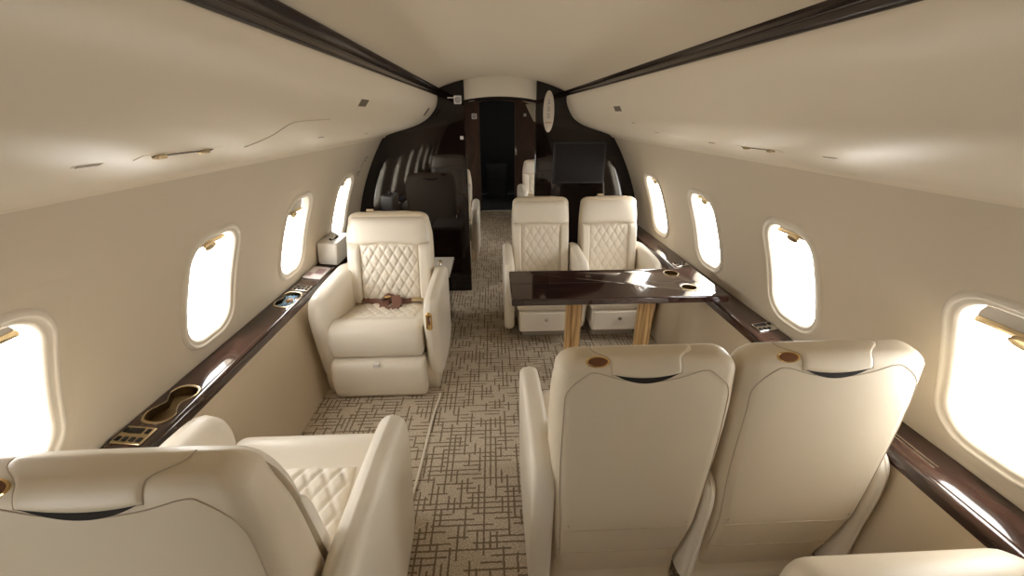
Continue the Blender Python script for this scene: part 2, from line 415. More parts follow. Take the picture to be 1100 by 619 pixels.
# ------------------------------------------------------------------ overhead bins
bin_prof = open_curve([(.545, 1.708), (.524, 1.702), (.524, 1.66), (.545, 1.605), (.60, 1.535), (.68, 1.487), (.77, 1.455), (.85, 1.432), (.915, 1.411), (.940, 1.398), (.948, 1.388), (.953, 1.389)], 6)
def shifted(side):
    return [(x+side*.025*min(1, max(0, (z-1.41)/.2)), z) for x, z in bin_prof]
BP = {-1: shifted(-1), 1: shifted(1)}
def bin_pt(side, t, y, d=0.):
    n = len(bin_prof)-1; f = max(0, min(.9999, t))*n; i = int(f); a, b_ = BP[side][i], BP[side][i+1]
    x, z = a[0]+(b_[0]-a[0])*(f-i), a[1]+(b_[1]-a[1])*(f-i); tx, tz = b_[0]-a[0], b_[1]-a[1]; L = math.hypot(tx, tz)
    return Vector((side*(x+tz/L*d), y, z-tx/L*d))
for side in (-1, 1):
    lab = ('cream overhead bin above the single seats, a curved seam line in its face' if side < 0 else
           'plain cream overhead bin above the paired seats and the table')
    t = thing('overhead_bin', lab, 'overhead bin', (side*.75, .5, 1.4))
    off = Vector((side*.75, .5, 1.4))
    back = [(.968, 1.408), (.85, 1.53), (.70, 1.65), (.56, 1.735)]
    mb = MB(); ring = [Vector((side*x, 0, z)) for x, z in list(BP[side])+back]
    mb.loft([[p+Vector((0, y, 0))-off for p in ring] for y in np.linspace(Y0C, BY-.002, 12)])
    mb.obj('body', 'bin', t, angle=50)
    # square speaker grille near the bulkhead, set in a thin rim
    def patch(name, t0, t1, y0, y1, d0, d1, mat, par, nu=6, nv=2, bevel=0):
        g_ = MB(); g_.grid(lambda u, v: bin_pt(side, t0+(t1-t0)*u, y0+(y1-y0)*v, d1)-off, nu, nv)
        g_.grid(lambda u, v: bin_pt(side, t0+(t1-t0)*u, y0+(y1-y0)*v, d0)-off, nu, nv)
        S = (nu+1)*(nv+1); r = nu+1
        for i_ in range(nu): g_.f += [(i_, i_+1, S+i_+1, S+i_), (nv*r+i_, nv*r+i_+1, S+nv*r+i_+1, S+nv*r+i_)]
        for j_ in range(nv): g_.f += [(j_*r, j_*r+r, S+j_*r+r, S+j_*r), (j_*r+nu, j_*r+r+nu, S+j_*r+r+nu, S+j_*r+nu)]
        return g_.obj(name, mat, par)
    spt, spy, sph = (.270, 1.645, .045) if side < 0 else (.282, 2.245, .055)
    rim = patch('speaker_rim', spt-.006, spt+.036, spy-sph-.008, spy+sph+.008, -.001, .0015, 'bin', t)
    patch('speaker_grille', spt, spt+.030, spy-sph, spy+sph, -.001, .0025, 'grille', rim)
    if side < 0:
        c0 = bin_pt(side, .305, 3.27)-off; mbc = MB()
        nr = (bin_pt(side, .305, 3.27, 1)-bin_pt(side, .305, 3.27, 0)).normalized(); uu = Vector((0, 1, 0)); vv = nr.cross(uu)
        for (r0, h0) in ((.036, .004),):
            mbc.loft([[c0+nr*hh+rr*(math.cos(q)*uu+math.sin(q)*vv) for q in np.linspace(0, 2*PI, 28, endpoint=False)] for rr, hh in ((r0, -.002), (r0, .002), (r0*.85, h0), (r0*.5, h0-.001))])
        o_ = mbc.obj('round_cap', 'grille', t)
        sm = MB(); pts = [bin_pt(side, tt, yy, .0006)-off for tt, yy in open_curve([(.475, 1.12), (.42, 1.15), (.385, 1.155), (.364, 1.18), (.357, 1.27), (.355, 1.42)], 6)]
        sm.tube(pts, .0011, 6); sm.obj('door_seam', 'seamline', t)
    # service strips with vents and reading lights along the curved underside
    spots = [(.47, .68, 0), (.462, .885, 1), (.47, 1.61, 0), (.50, 2.3, 0)] if side < 0 else [(.54, 1.02, 0), (.54, 1.32, 1), (.535, 1.60, 0), (.47, 2.0, 0), (.385, 2.13, 0)]
    for tv, yv, big in spots:
        if big:
            pz = patch('service_panel', tv-.008, tv+.012, yv-.115, yv+.115, -.001, .0008, 'bin', t, 6, 6)
            patch('vent_slot', tv-.003, tv+.003, yv-.085, yv+.085, .0005, .002, 'grille', pz)
            for yy in (-.07, .055):
                lm = bin_pt(side, tv, yv+yy, .003)-off; md = MB(); md.box(lm, (.014, .022, .008)); md.obj('air_nozzle', 'brass', pz, bevel=.002)
        else:
            pz = patch('reading_light', tv-.003, tv+.005, yv-.024, yv+.024, -.001, .0008, 'bin', t, 4, 4)
            patch('lens', tv-.002, tv+.003, yv-.02, yv+.02, .0005, .002, 'faint', pz)

# ------------------------------------------------------------------ side ledges
LZ = .615
TILT = .15
def lean(root, cx):
    """the ledge top rises slightly towards the wall: shear everything built on it the same way"""
    for o in [root]+list(root.children_recursive):
        if o.type != 'MESH' or False: continue
        for v in o.data.vertices: v.co.z += (abs(v.co.x+cx)-1.158)*TILT if abs(v.co.x+cx) > 1.158 else 0
def double_hole(sc=1.):
    """figure-eight outline of the twin cup holder, long axis y"""
    ctrl = [(0, .100), (.030, .090), (.042, .060), (.036, .033), (.022, .006), (.030, -.026), (.044, -.055), (.032, -.090), (0, -.100), (-.032, -.090), (-.044, -.055), (-.036, -.026), (-.024, .004), (-.034, .033), (-.042, .060), (-.030, .090)]
    return [(x*sc, y*sc) for x, y in smooth_poly(ctrl, 5)]
def cup_well(par, cx, cy, z, sc=1., pts=None, dp=.026):
    pts = pts or double_hole(sc)
    b_ = MB(); b_.loft([[Vector((cx+x*k, cy+y*k, z+h_)) for x, y in pts] for k, h_ in ((1.05, .0005), (1.05, .0025), (1.0, .003), (.95, .002), (.95, .0008))], caps=False)
    rim = b_.obj('cup_holder', 'brass', par)
    w = MB(); w.loft([[Vector((cx+x*k, cy+y*k, z+h_)) for x, y in pts] for k, h_ in ((.95, .002), (.95, -.02), (.94, -dp), (.6, -dp-.001), (.1, -dp-.001))], caps=False)
    w.f.append(tuple(range(len(w.v)-len(pts), len(w.v))))
    w.obj('well', 'bronze', rim, angle=50)
    return rim
def control_panel(par, cx, cy, z, nx_=4, col='brass'):
    p_ = MB().box((cx, cy, z+.003), (.085, .075, .006)); pan = p_.obj('control_panel', col, par, bevel=.003)
    for k in range(nx_):
        MB().box((cx-.030+.020*k, cy-.020, z+.0075), (.013, .018, .004)).obj('button', 'dark', pan, bevel=.002)
    MB().box((cx-.005, cy+.017, z+.0068), (.040, .022, .002)).obj('display', 'black', pan)
    MB().box((cx-.033, cy+.017, z+.0075), (.010, .020, .004)).obj('button', 'dark', pan, bevel=.002)
    MB().box((cx+.030, cy+.017, z+.0075), (.012, .020, .004)).obj('button', 'dark', pan, bevel=.002)
    return pan
for side in (-1, 1):
    lab = ('long glossy dark wood side ledge beside the single seats, with a figure-eight brass cup holder' if side < 0 else
           'long glossy dark wood side ledge running beside the paired seats and under the table end')
    t = thing('side_ledge', lab, 'ledge', (side*1.2, .5, 0)); off = Vector((side*1.2, .5, 0))
    def LP(x, y, z): return Vector((side*x, y, z))-off
    outer = wallx(LZ)-.004
    mb = MB(); prof = [(1.158, LZ-.03), (1.158, LZ), (outer, LZ), (outer-.002, LZ-.03)]
    mb.loft([[LP(x, y, z) for x, z in prof] for y in np.linspace(Y0C+.01, BY-.003, 10)]); top = mb.obj('top', 'wood', t, smooth=False)
    if side < 0: cut(top, [[(side*1.2-off.x+x, yy-off.y+y) for x, y in double_hole()] for yy in (1.215, 2.10)], LZ-.06, LZ+.03)
    mb = MB(); prof = [(1.158, LZ), (1.143, LZ+.002), (1.134, LZ-.004), (1.131, LZ-.02), (1.134, LZ-.044), (1.158, LZ-.046)]
    mb.loft([[LP(x, y, z) for x, z in prof] for y in np.linspace(Y0C+.01, BY-.003, 10)]); mb.obj('edge_rail', 'wood', t, angle=60)
    if side < 0:
        cup_well(t, side*1.2-off.x, 1.215-off.y, LZ); cup_well(t, side*1.2-off.x, 2.10-off.y, LZ)
        control_panel(t, side*1.205-off.x, 1.055-off.y, LZ); control_panel(t, side*1.19-off.x, 2.255-off.y, LZ, 4, 'chrome')
    else:
        control_panel(t, side*1.215-off.x, 1.66-off.y, LZ, 3, 'chrome'); control_panel(t, side*1.2-off.x, 2.56-off.y, LZ, 3, 'chrome')
        for yy in (.93,):
            mb = MB(); 
            for dx in (.0, .012): mb.box(LP(1.185+dx, yy, LZ+.001), (.003, .22, .002))
            mb.obj('inlay_line', 'chrome', t)
    lean(t, off.x)

# objects on the left ledge
t = thing('tissue_box', 'white leather tissue box standing on the dark ledge beneath the small far window', 'tissue box', (-1.185, 2.79, LZ+.012)); t.rotation_euler.y = .10
secs = []
for z, k in ((0, 1.0), (.004, 1.02), (.13, 1.06), (.145, 1.05), (.150, 1.0)):
    secs.append([Vector((x*k, y*k, z)) for x, y in rrect(.062, .135, .012, 4)])
MB().loft(secs).obj('box', 'white', t, angle=35)
MB().loft([[Vector((x, y, z)) for x, y in [( .022*math.cos(q), .07*math.sin(q)) for q in np.linspace(0, 2*PI, 24, endpoint=False)]] for z in (.1495, .1515)]).obj('slot', 'dark', t)
rr = random.Random(3)
tm = MB(); tm.grid(lambda u, v: Vector(((u-.5)*.03+.008*math.sin(9*v), (v-.5)*.09+.01*math.sin(7*u), .152+.045*(1-abs(2*v-1))*(1-.3*u)+.006*math.sin(14*u+5*v))), 8, 10); tm.obj('tissue', 'tissue', t)
t = thing('magazine', 'glossy pale magazine lying flat on the dark ledge in front of the tissue box', 'magazine', (-1.200, 2.50, LZ+.0075), .02); t.rotation_euler.y = .149
MB().box((0, 0, .003), (.105, .20, .006)).obj('pages', 'paper', t, bevel=.001)
MB().box((-.0, 0, .0066), (.104, .198, .001)).obj('cover', 'paper', t)
pb = MB().box((.015, .02, .0074), (.05, .09, .0006)).box((-.03, -.04, .0074), (.03, .06, .0006)); pb.obj('cover_picture', simple('cover_ink', (.34, .22, .22), .3), t, smooth=False)
t = thing('snack_packet', 'crumpled blue and tan packet lying in a ledge cup holder beside the single seat', 'packet', (-1.2, 2.09, LZ-.005))
mb = MB(); mb.grid(lambda u, v: Vector(((u-.5)*.07+.012*math.sin(5*v), (v-.5)*.15, .004+.016*math.sin(PI*u)*math.sin(PI*v)+.004*math.sin(23*u+11*v))), 14, 18)
mb.grid(lambda u, v: Vector(((u-.5)*.07+.012*math.sin(5*v), (v-.5)*.15, .0005)), 14, 18); mb.obj('wrapper', 'blue', t, angle=80)
mb = MB(); mb.loft([[Vector((.018+.018*k*math.cos(q), -.02+.026*k*math.sin(q), z)) for q in np.linspace(0, 2*PI, 14, endpoint=False)] for k, z in ((.9, .006), (1., .014), (.7, .024), (.2, .027))]); mb.obj('biscuit', 'tan', t)

# ------------------------------------------------------------------ bulkheads
def bulkhead(name, x0, x1):
    side = -1 if x1 < 0 else 1
    a, b_ = min(abs(x0), abs(x1)), None
    out = [(a, 0)]+[(wallx(z)-.002, z) for z in np.linspace(0.0, 1.72, 50)]+[(x, ceil_z(x)-.001) for x in np.linspace(.52, a, 16)]
    mb = MB(); mb.loft([[Vector((side*x, y, z)) for x, z in out] for y in (BY, BY+.05)])
    return struct(mb.obj(name, 'bulk', smooth=False, bevel=.004, bseg=2))
bulkhead('wall_front_left', -1.2, -.283); bulkhead('wall_front_right', .302, 1.2)
# cream arched header over the aisle opening
mb = MB(); n = 24
def hz(x): return 1.700-.30*(x-.01)**2-.0
xs = np.linspace(-.36, .38, n)
prof_f = lambda y: [Vector((x, y, ceil_z(x)+.004)) for x in xs]+[Vector((x, y, hz(x))) for x in xs[::-1]]
mb.loft([prof_f(BY+.055), prof_f(BY+.20)]); struct(mb.obj('wall_header', 'cream', angle=35, bevel=.006))
mb = MB(); mb.loft([[Vector((x, y, hz(x)+dz)) for x, dz in [(x_, 0.0) for x_ in xs]+[(x_, -.016) for x_ in xs[::-1]]] for y in (BY+.06, BY+.21)]); struct(mb.obj('trim_3', 'bulk', angle=35))
# far forward wall with the cockpit doorway
FY = 7.2; dx0, dx1, dzt = -.265, .315, 1.80
half = [(wallx(z)-.002, z) for z in np.linspace(0., 1.74, 40)]+[(x, ceil_z(x)) for x in np.linspace(.52, .315, 8)]
mb = MB(); mb.loft([[Vector((x, y, z)) for x, z in [(.315, 0)]+half] for y in (FY, FY+.05)])
mb.loft([[Vector((-x, y, z)) for x, z in [(.265, 0)]+half[:-3]+[(.265, ceil_z(.265))]] for y in (FY, FY+.05)])
arch = [(dx0, ceil_z(dx0))]+[(x, ceil_z(x)) for x in np.linspace(dx0, dx1, 9)][1:]+[(x, 1.79-.35*(x-.025)**2) for x in np.linspace(dx1, dx0, 9)]
mb.loft([[Vector((x, y, z)) for x, z in arch] for y in (FY, FY+.05)])
struct(mb.obj('wall_front_far', wood('reddish_dark_wood', (.05, .025, .017), (.095, .048, .032), .3, .2, (3, 3, .8), 2.5), smooth=False))
# dark cockpit beyond
mb = MB(); bx = .62
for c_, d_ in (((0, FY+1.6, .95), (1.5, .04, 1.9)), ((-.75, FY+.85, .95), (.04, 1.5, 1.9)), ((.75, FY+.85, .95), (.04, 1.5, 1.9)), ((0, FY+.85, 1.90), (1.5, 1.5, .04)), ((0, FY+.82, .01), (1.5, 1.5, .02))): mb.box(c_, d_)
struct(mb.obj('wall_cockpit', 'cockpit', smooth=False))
t = thing('instrument_panel', 'dark instrument console at the end of the aisle beyond the far doorway', 'instrument panel', (.02, FY+1.2, .02))
MB().loft([[Vector((x, y, z)) for x, y in rrect(hx, hy, .03)] for z, hx, hy in ((0, .20, .14), (.5, .20, .14), (.62, .22, .10), (.66, .21, .08))]).obj('pedestal', 'cockpit', t)
for x in (-.09, .09): MB().box((x, -.12, .50), (.13, .02, .12), Matrix.Rotation(-.25, 3, 'X')).obj('display', 'screen', t, bevel=.004)
for x in (-.05, .05): MB().tube([(x, -.05, .64), (x, -.08, .74)], .008).obj('lever', 'chrome', t)

# bulkhead fittings
t = thing('television', 'flat black television screen set in the dark bulkhead behind the paired seats', 'television', (.68, BY-.001, 1.18))
mb = MB(); mb.loft([[Vector((x, y, z)) for x, z in rrect(.225, .172, .012, 3)] for y in (0, -.018)]); mb.obj('bezel', 'black', t, bevel=.003)
mb = MB(); mb.loft([[Vector((x, y, z)) for x, z in rrect(.208, .155, .004, 2)] for y in (-.0185, -.020)]); mb.obj('screen', 'screen', t, smooth=False)
t = thing('oval_sign', 'tall cream oval plaque with a column of small letters on the dark bulkhead', 'sign', (.404, BY, 1.585))
ov = lambda k: [(.046*k*math.cos(q), .158*k*math.sin(q)) for q in np.linspace(0, 2*PI, 48, endpoint=False)]
mb = MB(); mb.loft([[Vector((x, y, z)) for x, z in ov(k)] for k, y in ((1, 0), (1, -.006), (.96, -.010), (.5, -.011))]); mb.obj('plate', simple('plaque_cream', (.62, .55, .46), .35), t)
rr = random.Random(5)
mk = MB()
for k in range(6):
    z = .085-.026*k
    mk.box((-.008, -.0115, z), (.004, .001, .017)); mk.box((0, -.0115, z+(.008 if k % 2 else -.008)), (.014, .001, .004)); mk.box((.007, -.0115, z+rr.uniform(-.003, .003)), (.004, .001, .010))
    mk.box((0, -.0115, z), (.010, .001, .003))
mk.obj('lettering', 'ink', t, smooth=False)
mk = MB()
for k in range(5): mk.box((-.022+.011*k, -.0112, -.083), (.007, .001, .012))
mk.obj('lettering', 'rust', t, smooth=False)
# little white plates: a sign, a switch, and indicators by the far doorway
def plate(name, label, cat, x, z, y, s, ring=True, tab=False):
    t = thing(name, label, cat, (x, y, z)); mb = MB()
    mb.loft([[Vector((a, yy, b_)) for a, b_ in rrect(s/2, s/2, s*.12, 3)] for yy in (0, -.006)]); mb.obj('plate', 'white', t, bevel=.0015)
    if ring:
        mb = MB(); mb.tube([(s*.28*math.cos(q), -.0068, s*.28*math.sin(q)) for q in np.linspace(0, 2*PI, 20, endpoint=False)], s*.045, 6, True)
        mb.tube([(-s*.1, -.0068, -s*.14), (-s*.1, -.0068, s*.14), (s*.1, -.0068, s*.08), (-s*.05, -.0068, 0), (s*.12, -.0068, -s*.16)], s*.035, 6); mb.obj('symbol', 'ink', t)
    if tab: MB().box((-s*.9, -.004, s*.25), (s*.8, .006, s*.12)).obj('tab', 'white', t)
    return t
plate('wall_sign', 'small white square sign with a circled symbol high on the dark bulkhead', 'sign', -.335, 1.672, BY, .062, True, True)
plate('wall_plate', 'tiny white switch plate low on the dark bulkhead beside the aisle opening', 'switch', -.315, 1.385, BY, .028, False)
plate('wall_plate', 'small white square plate on the reddish panel left of the far doorway', 'switch', -.345, 1.55, FY, .085, True)
plate('wall_plate', 'tiny white indicator on the reddish panel right of the far doorway', 'switch', .48, 1.57, FY, .045, False)
t = thing('wall_light', 'cream wedge shaped wall light half hidden behind the bulkhead edge by the aisle', 'wall light', (.585, FY, 1.60))
mb = MB(); tri = [(-.10, .13), (.07, .13), (.07, -.14), (.03, -.12)]
mb.loft([[Vector((x, y, z)) for x, z in tri] for y in (0, -.05)]); mb.obj('shade', 'cream', t, bevel=.01)
MB().box((.045, -.052, .0), (.02, .01, .2)).obj('strip', 'white', t, bevel=.002)
t = thing('door_latch', 'slim chrome latch on the edge of the far doorway', 'latch', (.335, FY, 1.02))
MB().box((0, -.006, 0), (.03, .012, .14)).obj('plate', 'chrome', t, bevel=.003); MB().tube([(0, -.012, 0), (0, -.05, 0), (-.0, -.05, -.06)], .008).obj('lever', 'chrome', t)
# faint placard on the left wall next to the bulkhead
t = thing('wall_placard', 'faint grey two-line marking on the beige side wall next to the dark bulkhead', 'placard', wp(-1, 3.36, z_arc(1.20), -.001))
off = Vector(t.location); mb = MB()
for (a, b_, ha, hb) in ((.04, .06, .055, .008), (.02, .035, .04, .007), (-.02, .0, .012, .03), (-.05, -.055, .05, .010), (-.045, -.08, .035, .006)):
    s0 = z_arc(1.20)+b_; mb.grid(lambda u, v: wp(-1, 3.36+a+(2*u-1)*ha, s0+(2*v-1)*hb, -.0015)-off, 2, 2)
mb.obj('marking', 'faint', t, smooth=False)

# ------------------------------------------------------------------ seats
def seat(name, label, w, dep, arms=(1, 1), tp=.10, button=True, wide_base=True, ao=0., drawer=False, belt=False, control=False, group=None):
    """upright cabin seat, faces local -y; w = back width, dep = overall depth scale"""
    t = thing(name, label, 'seat', group=group)
    hw = w/2; at = .043 if w > .53 else .037
    yr = .335*dep/.66
    yF = -.30*dep/.66
    # --- backrest shell
    def yf(z): return yr-.215+.115*max(0, (z-.40))/.57 if z > .40 else yr-.215
    def yrear(z): return yr-(.055*max(0, (.40-z)/.28)**1.3 if z < .40 else 0)-(.012*max(0, (z-.75)/.25)**2)
    win = .020 if w > .53 else .007
    def hw_in(z): return win*min(1, max(0, (z-.78)/.15))**2
    def hwz(z): return hw*(1-.10*max(0, (.80-z)/.65)**1.2*tp/.10)-hw_in(z)
    zb0 = .125 if wide_base else .058
    ZT = .985; secs = []
    for z in (zb0, zb0+.01, zb0+.03, .22, .30, .37, .40, .45, .55, .65, .75, .83, .89, .915):
        e = .018 if z == zb0 else (.006 if z == zb0+.01 else 0)
        hy = (yrear(z)-yf(z))/2-e; cy = (yrear(z)+yf(z))/2
        secs.append([Vector((x, y, z)) for x, y in rrect(hwz(z)-e, hy, min(.045, hy*.8), 5, 0, cy)])
    for q in (.15, .35, .55, .72, .86, .95, 1.):
        a = PI/2*q; z = .930+.043*math.sin(a); ins = 1-math.cos(a)
        hy = (yrear(z)-yf(z))/2-.026*ins; cy = (yrear(z)+yf(z))/2
        secs.append([Vector((x, y, z+(yrear(z)-y)*.13*max(0, (z-.89)/.083))) for x, y in rrect(hw-win-(.066 if w > .53 else .056)*ins, hy, min(.042, hy*.75), 5, 0, cy)])
    mb = MB(); mb.loft(secs)
    bk = mb.obj('backrest', 'leather_shaded', t, angle=60)
    bvh = BVHTree.FromPolygons([Vector(v) for v in mb.v], mb.f)
    def proj(p, dr, lift=0.):
        h_ = bvh.ray_cast(Vector(p), Vector(dr).normalized())
        if h_[0] is None:
            q = bvh.find_nearest(Vector(p)); h_ = q
        n_ = h_[1]
        if n_.dot(Vector(dr)) > 0: n_ = -n_
        return h_[0]+n_*lift
    # rear stitched panel outline
    pts = []
    k = hw-.028
    path = [(-k*.90, .20), (-k*.95, .40), (-k, .60), (-k, .80), (-k+win*.8, .89), (-k+win*.8+.046, .938), (-hw*.55, .944), (-hw*.30, .925), (0, .915), (hw*.30, .925), (hw*.55, .944), (k-win*.8-.046, .938), (k-win*.8, .89), (k, .80), (k, .60), (k*.95, .40), (k*.90, .20)]
    for x, z in open_curve(path, 6): pts.append(proj((x, 2, z), (0, -1, 0), .0005))
    MB().tube(pts, .0015, 5).obj('seam', 'stitch', bk)
    # lower rear seam
    pts = [proj((x, 2, .37), (0, -1, 0), .0005) for x in np.linspace(-hw*.93, hw*.93, 24)]
    MB().tube(pts, .0013, 5).obj('seam', 'stitch', bk)
    pts = [proj((x, 2, .235), (0, -1, 0), .0005) for x in np.linspace(-hw*.90, hw*.90, 24)]
    MB().tube(pts, .0013, 5).obj('seam', 'stitch', bk)
    # headrest flap lying over the crown with an S-cut outline, dark gap under its lower hem
    dr = Vector((0, -.62, -.78)); axv = Vector((0, -.78, .62))
    cen = Vector((0, yr-.050, .972))
    def fp(x, v, lift): # v from 0 (front) to 1 (rear lip)
        p_ = cen+Vector((x, 0, 0))+axv*(.030-.088*v)-dr*.6
        return proj(p_, dr, lift)
    def fl_w(v): 
        s_ = .5-.5*math.cos(PI*min(1, max(0, (v-.12)/.52)))
        return hw*(.55-.18*s_)
    def flapfn(u, v):
        wv = fl_w(v); x = (2*u-1)*wv*(1.0)
        vv = v*(.95+.10*(1-(2*u-1)**2))
        ed = min(1, (1-abs(2*u-1))*12)*min(1, (1-v)*12)*min(1, v*9)
        return fp(x+hw*.04, vv, .0008+.0042*max(0, ed)**.5)
    mb = MB(); mb.grid(flapfn, 36, 24); mb.obj('headrest_flap', 'leather_shaded', bk, angle=70)
    mb = MB(); mb.tube([flapfn(u, v) for u, v in [(0, v) for v in np.linspace(.0, 1, 16)]+[(u, 1) for u in np.linspace(0, 1, 20)][1:]+[(1, v) for v in np.linspace(1, 0, 16)][1:]], .0013, 5); mb.obj('seam', 'stitch', bk)
    mb = MB(); mb.grid(lambda u, v: fp(hw*.04+(2*u-1)*fl_w(1)*.92, .945+.085*(1-(2*u-1)**2)+(v*.13)*(1-(2*u-1)**2), .0025), 24, 4); mb.obj('pocket_gap', 'dark', bk)
    # oval bezel left of the flap (as seen from behind)
    lx = -.64*hw*-1
    ox = hw*.55
    o_pts = [(.029*math.cos(q), .15*math.sin(q)) for q in np.linspace(0, 2*PI, 28, endpoint=False)]
    mb = MB(); mb.loft([[fp(ox+x*k_, .60+v*k_, l_) for x, v in o_pts] for k_, l_ in ((1.10, .0005), (1.08, .0025), (1., .003), (.84, .0015))], caps=False); mb.obj('bezel', 'gold', bk)
    mb = MB(); mb.loft([[fp(ox+x*k_, .60+v*k_, l_) for x, v in o_pts] for k_, l_ in ((.88, .002), (.6, .002), (.1, .002))]); mb.obj('insert', simple('amber_insert', (.17, .07, .03), .2) if 'amber_insert' not in bpy.data.materials else bpy.data.materials['amber_insert'], bk)
    # --- front upholstery
    a = w*.338; zt_ = .785; zb_ = .425
    def Fp(x, z): return Vector((x, yf(z)+.001, z))
    def hq(u, v):
        x = (2*u-1)*(hw-.008); zl = zt_+(.012*(abs(x)-a)/(hw-a) if abs(x) > a else .010*(1-(x/a)**2)); z = zl+(.958-zl)*v
        return Fp(x*(1-(hw_in(z)+.03*v**6)/hw), z)
    pad(hq, 40, 16, .034, 6.).obj('headrest', 'leather', bk, angle=70)
    qf = quilt(.062, .098, .012)
    pq = pad(lambda u, v: Fp((2*u-1)*a, zb_+(zt_-.002+.010*(1-(2*u-1)**2)-zb_)*v), 72, 64, .010, 8., extra=lambda q, u, v: qf(q, q.x, q.z-zt_))
    pq.obj('quilted_panel', 'leather', bk, angle=80)
    for s_ in (-1, 1):
        def bq(u, v, s_=s_):
            x = a+.001+(hwz(.6)-.004-a)*u; z = zb_-.02+(zt_+.012*u-zb_+.018)*v; return Fp(s_*x, z)
        pad(bq, 16, 30, .040, 5.).obj('side_bolster', 'leather', bk, angle=70)
    if button:
        mbk = MB().box((-.10*w/.55, yr-.10, ZT+.018), (.045, .018, .012)); mbk.obj('release_button', 'brass', bk, bevel=.003)
    # --- cushion
    cw = hw-.012 if tp < .12 else hw*.93-.012
    prof = smooth_poly([(yF-.025, .37), (yF-.005, .445), (yF+.06, .480), (yF+.17, .445), (yr-.30, .405), (yr-.19, .392), (yr-.16, .37), (yr-.16, .30), (yr-.20, .262), (yF+.18, .262), (yF+.04, .262), (yF-.01, .29)], 5)
    MB().loft(slab(prof, -cw, cw, .035)).obj('seat_cushion', 'leather', t, angle=70)
    aa = a*1.08
    def ztop(y): return np.interp(y, [yF+.0, yF+.06, yF+.17, yr-.30, yr-.19], [.45, .480, .445, .408, .394])
    y0q, y1q = yF+.155, yr-.185
    pad(lambda u, v: Vector(((2*u-1)*aa, y0q+(y1q-y0q)*v, ztop(y0q+(y1q-y0q)*v)-.001)), 72, 56, .008, 8., nrm=(0, 0, 1), extra=lambda q, u, v: qf(q, q.x, q.y)).obj('quilted_seat_panel', 'leather', t, angle=80)
    # --- arms
    def arm(sx, kind):
        rb = 0 if w > .53 else .04
        ap = smooth_poly([(yr-.05+rb, .30), (yr-.035+rb*.8, .50), (yr-.05+rb*.5, .595), (yr-.13, .630), (yr-.26, .632), (yF+.10, .618), (yF+.02, .585), (yF-.012, .51), (yF-.004, .40), (yF+.022, .26), (yF+.045, .14), (yF+.075, .095), (yF+.16, .07), (yr-.30, .055), (yr-.13, .06 if rb else .08), (yr-.07+rb, .075 if rb else .13), (yr-.055+rb, .16)], 5)
        x0, x1 = {1: (hw+.002+ao, hw+ao+2*at), 'wide': (hw-.035, hw+.078), 'slim': (hw+ao+.002, hw+ao+.056), 'mid': (hw-.024, hw+.018)}[kind]
        if kind == 'mid': ap = [(y, .30+(z-.30)*.80 if z > .30 else z) for y, z in ap]
        if kind == 'wide': ap = [(y, .30+(z-.30)*1.07 if z > .30 else z) for y, z in ap]
        x0, x1 = sx*x0, sx*x1
        o = MB().loft(slab(ap, min(x0, x1), max(x0, x1), {'wide': .05, 'mid': .018, 'slim': .025}.get(kind, .036 if w > .53 else .024), 6, .003)).obj('armrest', 'leather', t, angle=70)
        return o
    arm_objs = {}
    for sx, on in ((-1, arms[0]), (1, arms[1])):
        if on: arm_objs[sx] = arm(sx, on)
    if control and 1 in arm_objs:
        ax_ = hw+at-.006; par = arm_objs[1]
        def cp(x, q, l): # on the sloping front-top of the arm
            return Vector((ax_+x, yF-.014-l+.012*max(0, q/.05), .50+q))
        st = [(.017*math.cos(q), (.035 if math.sin(q) > 0 else -.035)+.017*math.sin(q)) for q in np.linspace(0, 2*PI, 32, endpoint=False)]
        mb = MB(); mb.loft([[cp(x*k_, q*k_, l_) for x, q in st] for k_, l_ in ((1.0, -.006), (1.0, .004), (.9, .007), (.72, .005))]); mb.obj('recline_control', 'gold', par)
        mb = MB().box(cp(0, .008, .008), (.009, .006, .05)); mb.obj('lever', 'brown', par, bevel=.002)
    # --- legrest or drawer
    if drawer:
        MB().box((0, yF+.16, .185), (w*.86, .30, .155)).obj('drawer_case', 'leather', t, bevel=.006)
        dr_ = MB().box((0, yF+.002, .183), (w*.84, .02, .150)).obj('drawer', 'leather', t, bevel=.008)
        kb = MB(); kb.cyl((.0, yF-.016, .21), .009, .018, 16, 1); kb.loft([[Vector((.014*k_*math.cos(q), yF-y_, .21+.014*k_*math.sin(q))) for q in np.linspace(0, 2*PI, 18, endpoint=False)] for k_, y_ in ((.6, .020), (1., .026), (.9, .032), (.3, .035))]); kb.obj('knob', 'chrome', dr_)
        MB().box((0, .03, .054), (w*.72, .40*dep/.66, .108)).obj('plinth', simple('grey_plinth', (.40, .36, .30), .6) if 'grey_plinth' not in bpy.data.materials else bpy.data.materials['grey_plinth'], t, bevel=.006)
    else:
        lp = smooth_poly([(yF-.030, .238), (yF+.01, .258), (yF+.08, .256), (yF+.10, .20), (yF+.09, .08), (yF+.06, .010), (yF+.02, .006), (yF-.022, .02), (yF-.042, .10), (yF-.045, .19)], 5)
        lg = MB().loft(slab(lp, -cw-.004, cw+.004, .026)).obj('legrest', 'leather', t, angle=70)
        MB().box((.0, yF-.042, .244), (.034, .018, .022)).obj('pull_tab', 'white', lg, bevel=.004)
        sp = smooth_poly([(yF+.06, .01), (yF+.045, .10), (yF+.07, .22), (yF+.12, .25), (yr-.16, .25), (yr-.08, .22), (yr-.07, .05), (yr-.08, .002), (0, 0), (yF+.10, .0)], 4)
        bw = hw+.06 if wide_base else hw-.03
        MB().loft(slab(sp, -bw, bw, .02)).obj('base', 'leather_shaded', t, angle=50)
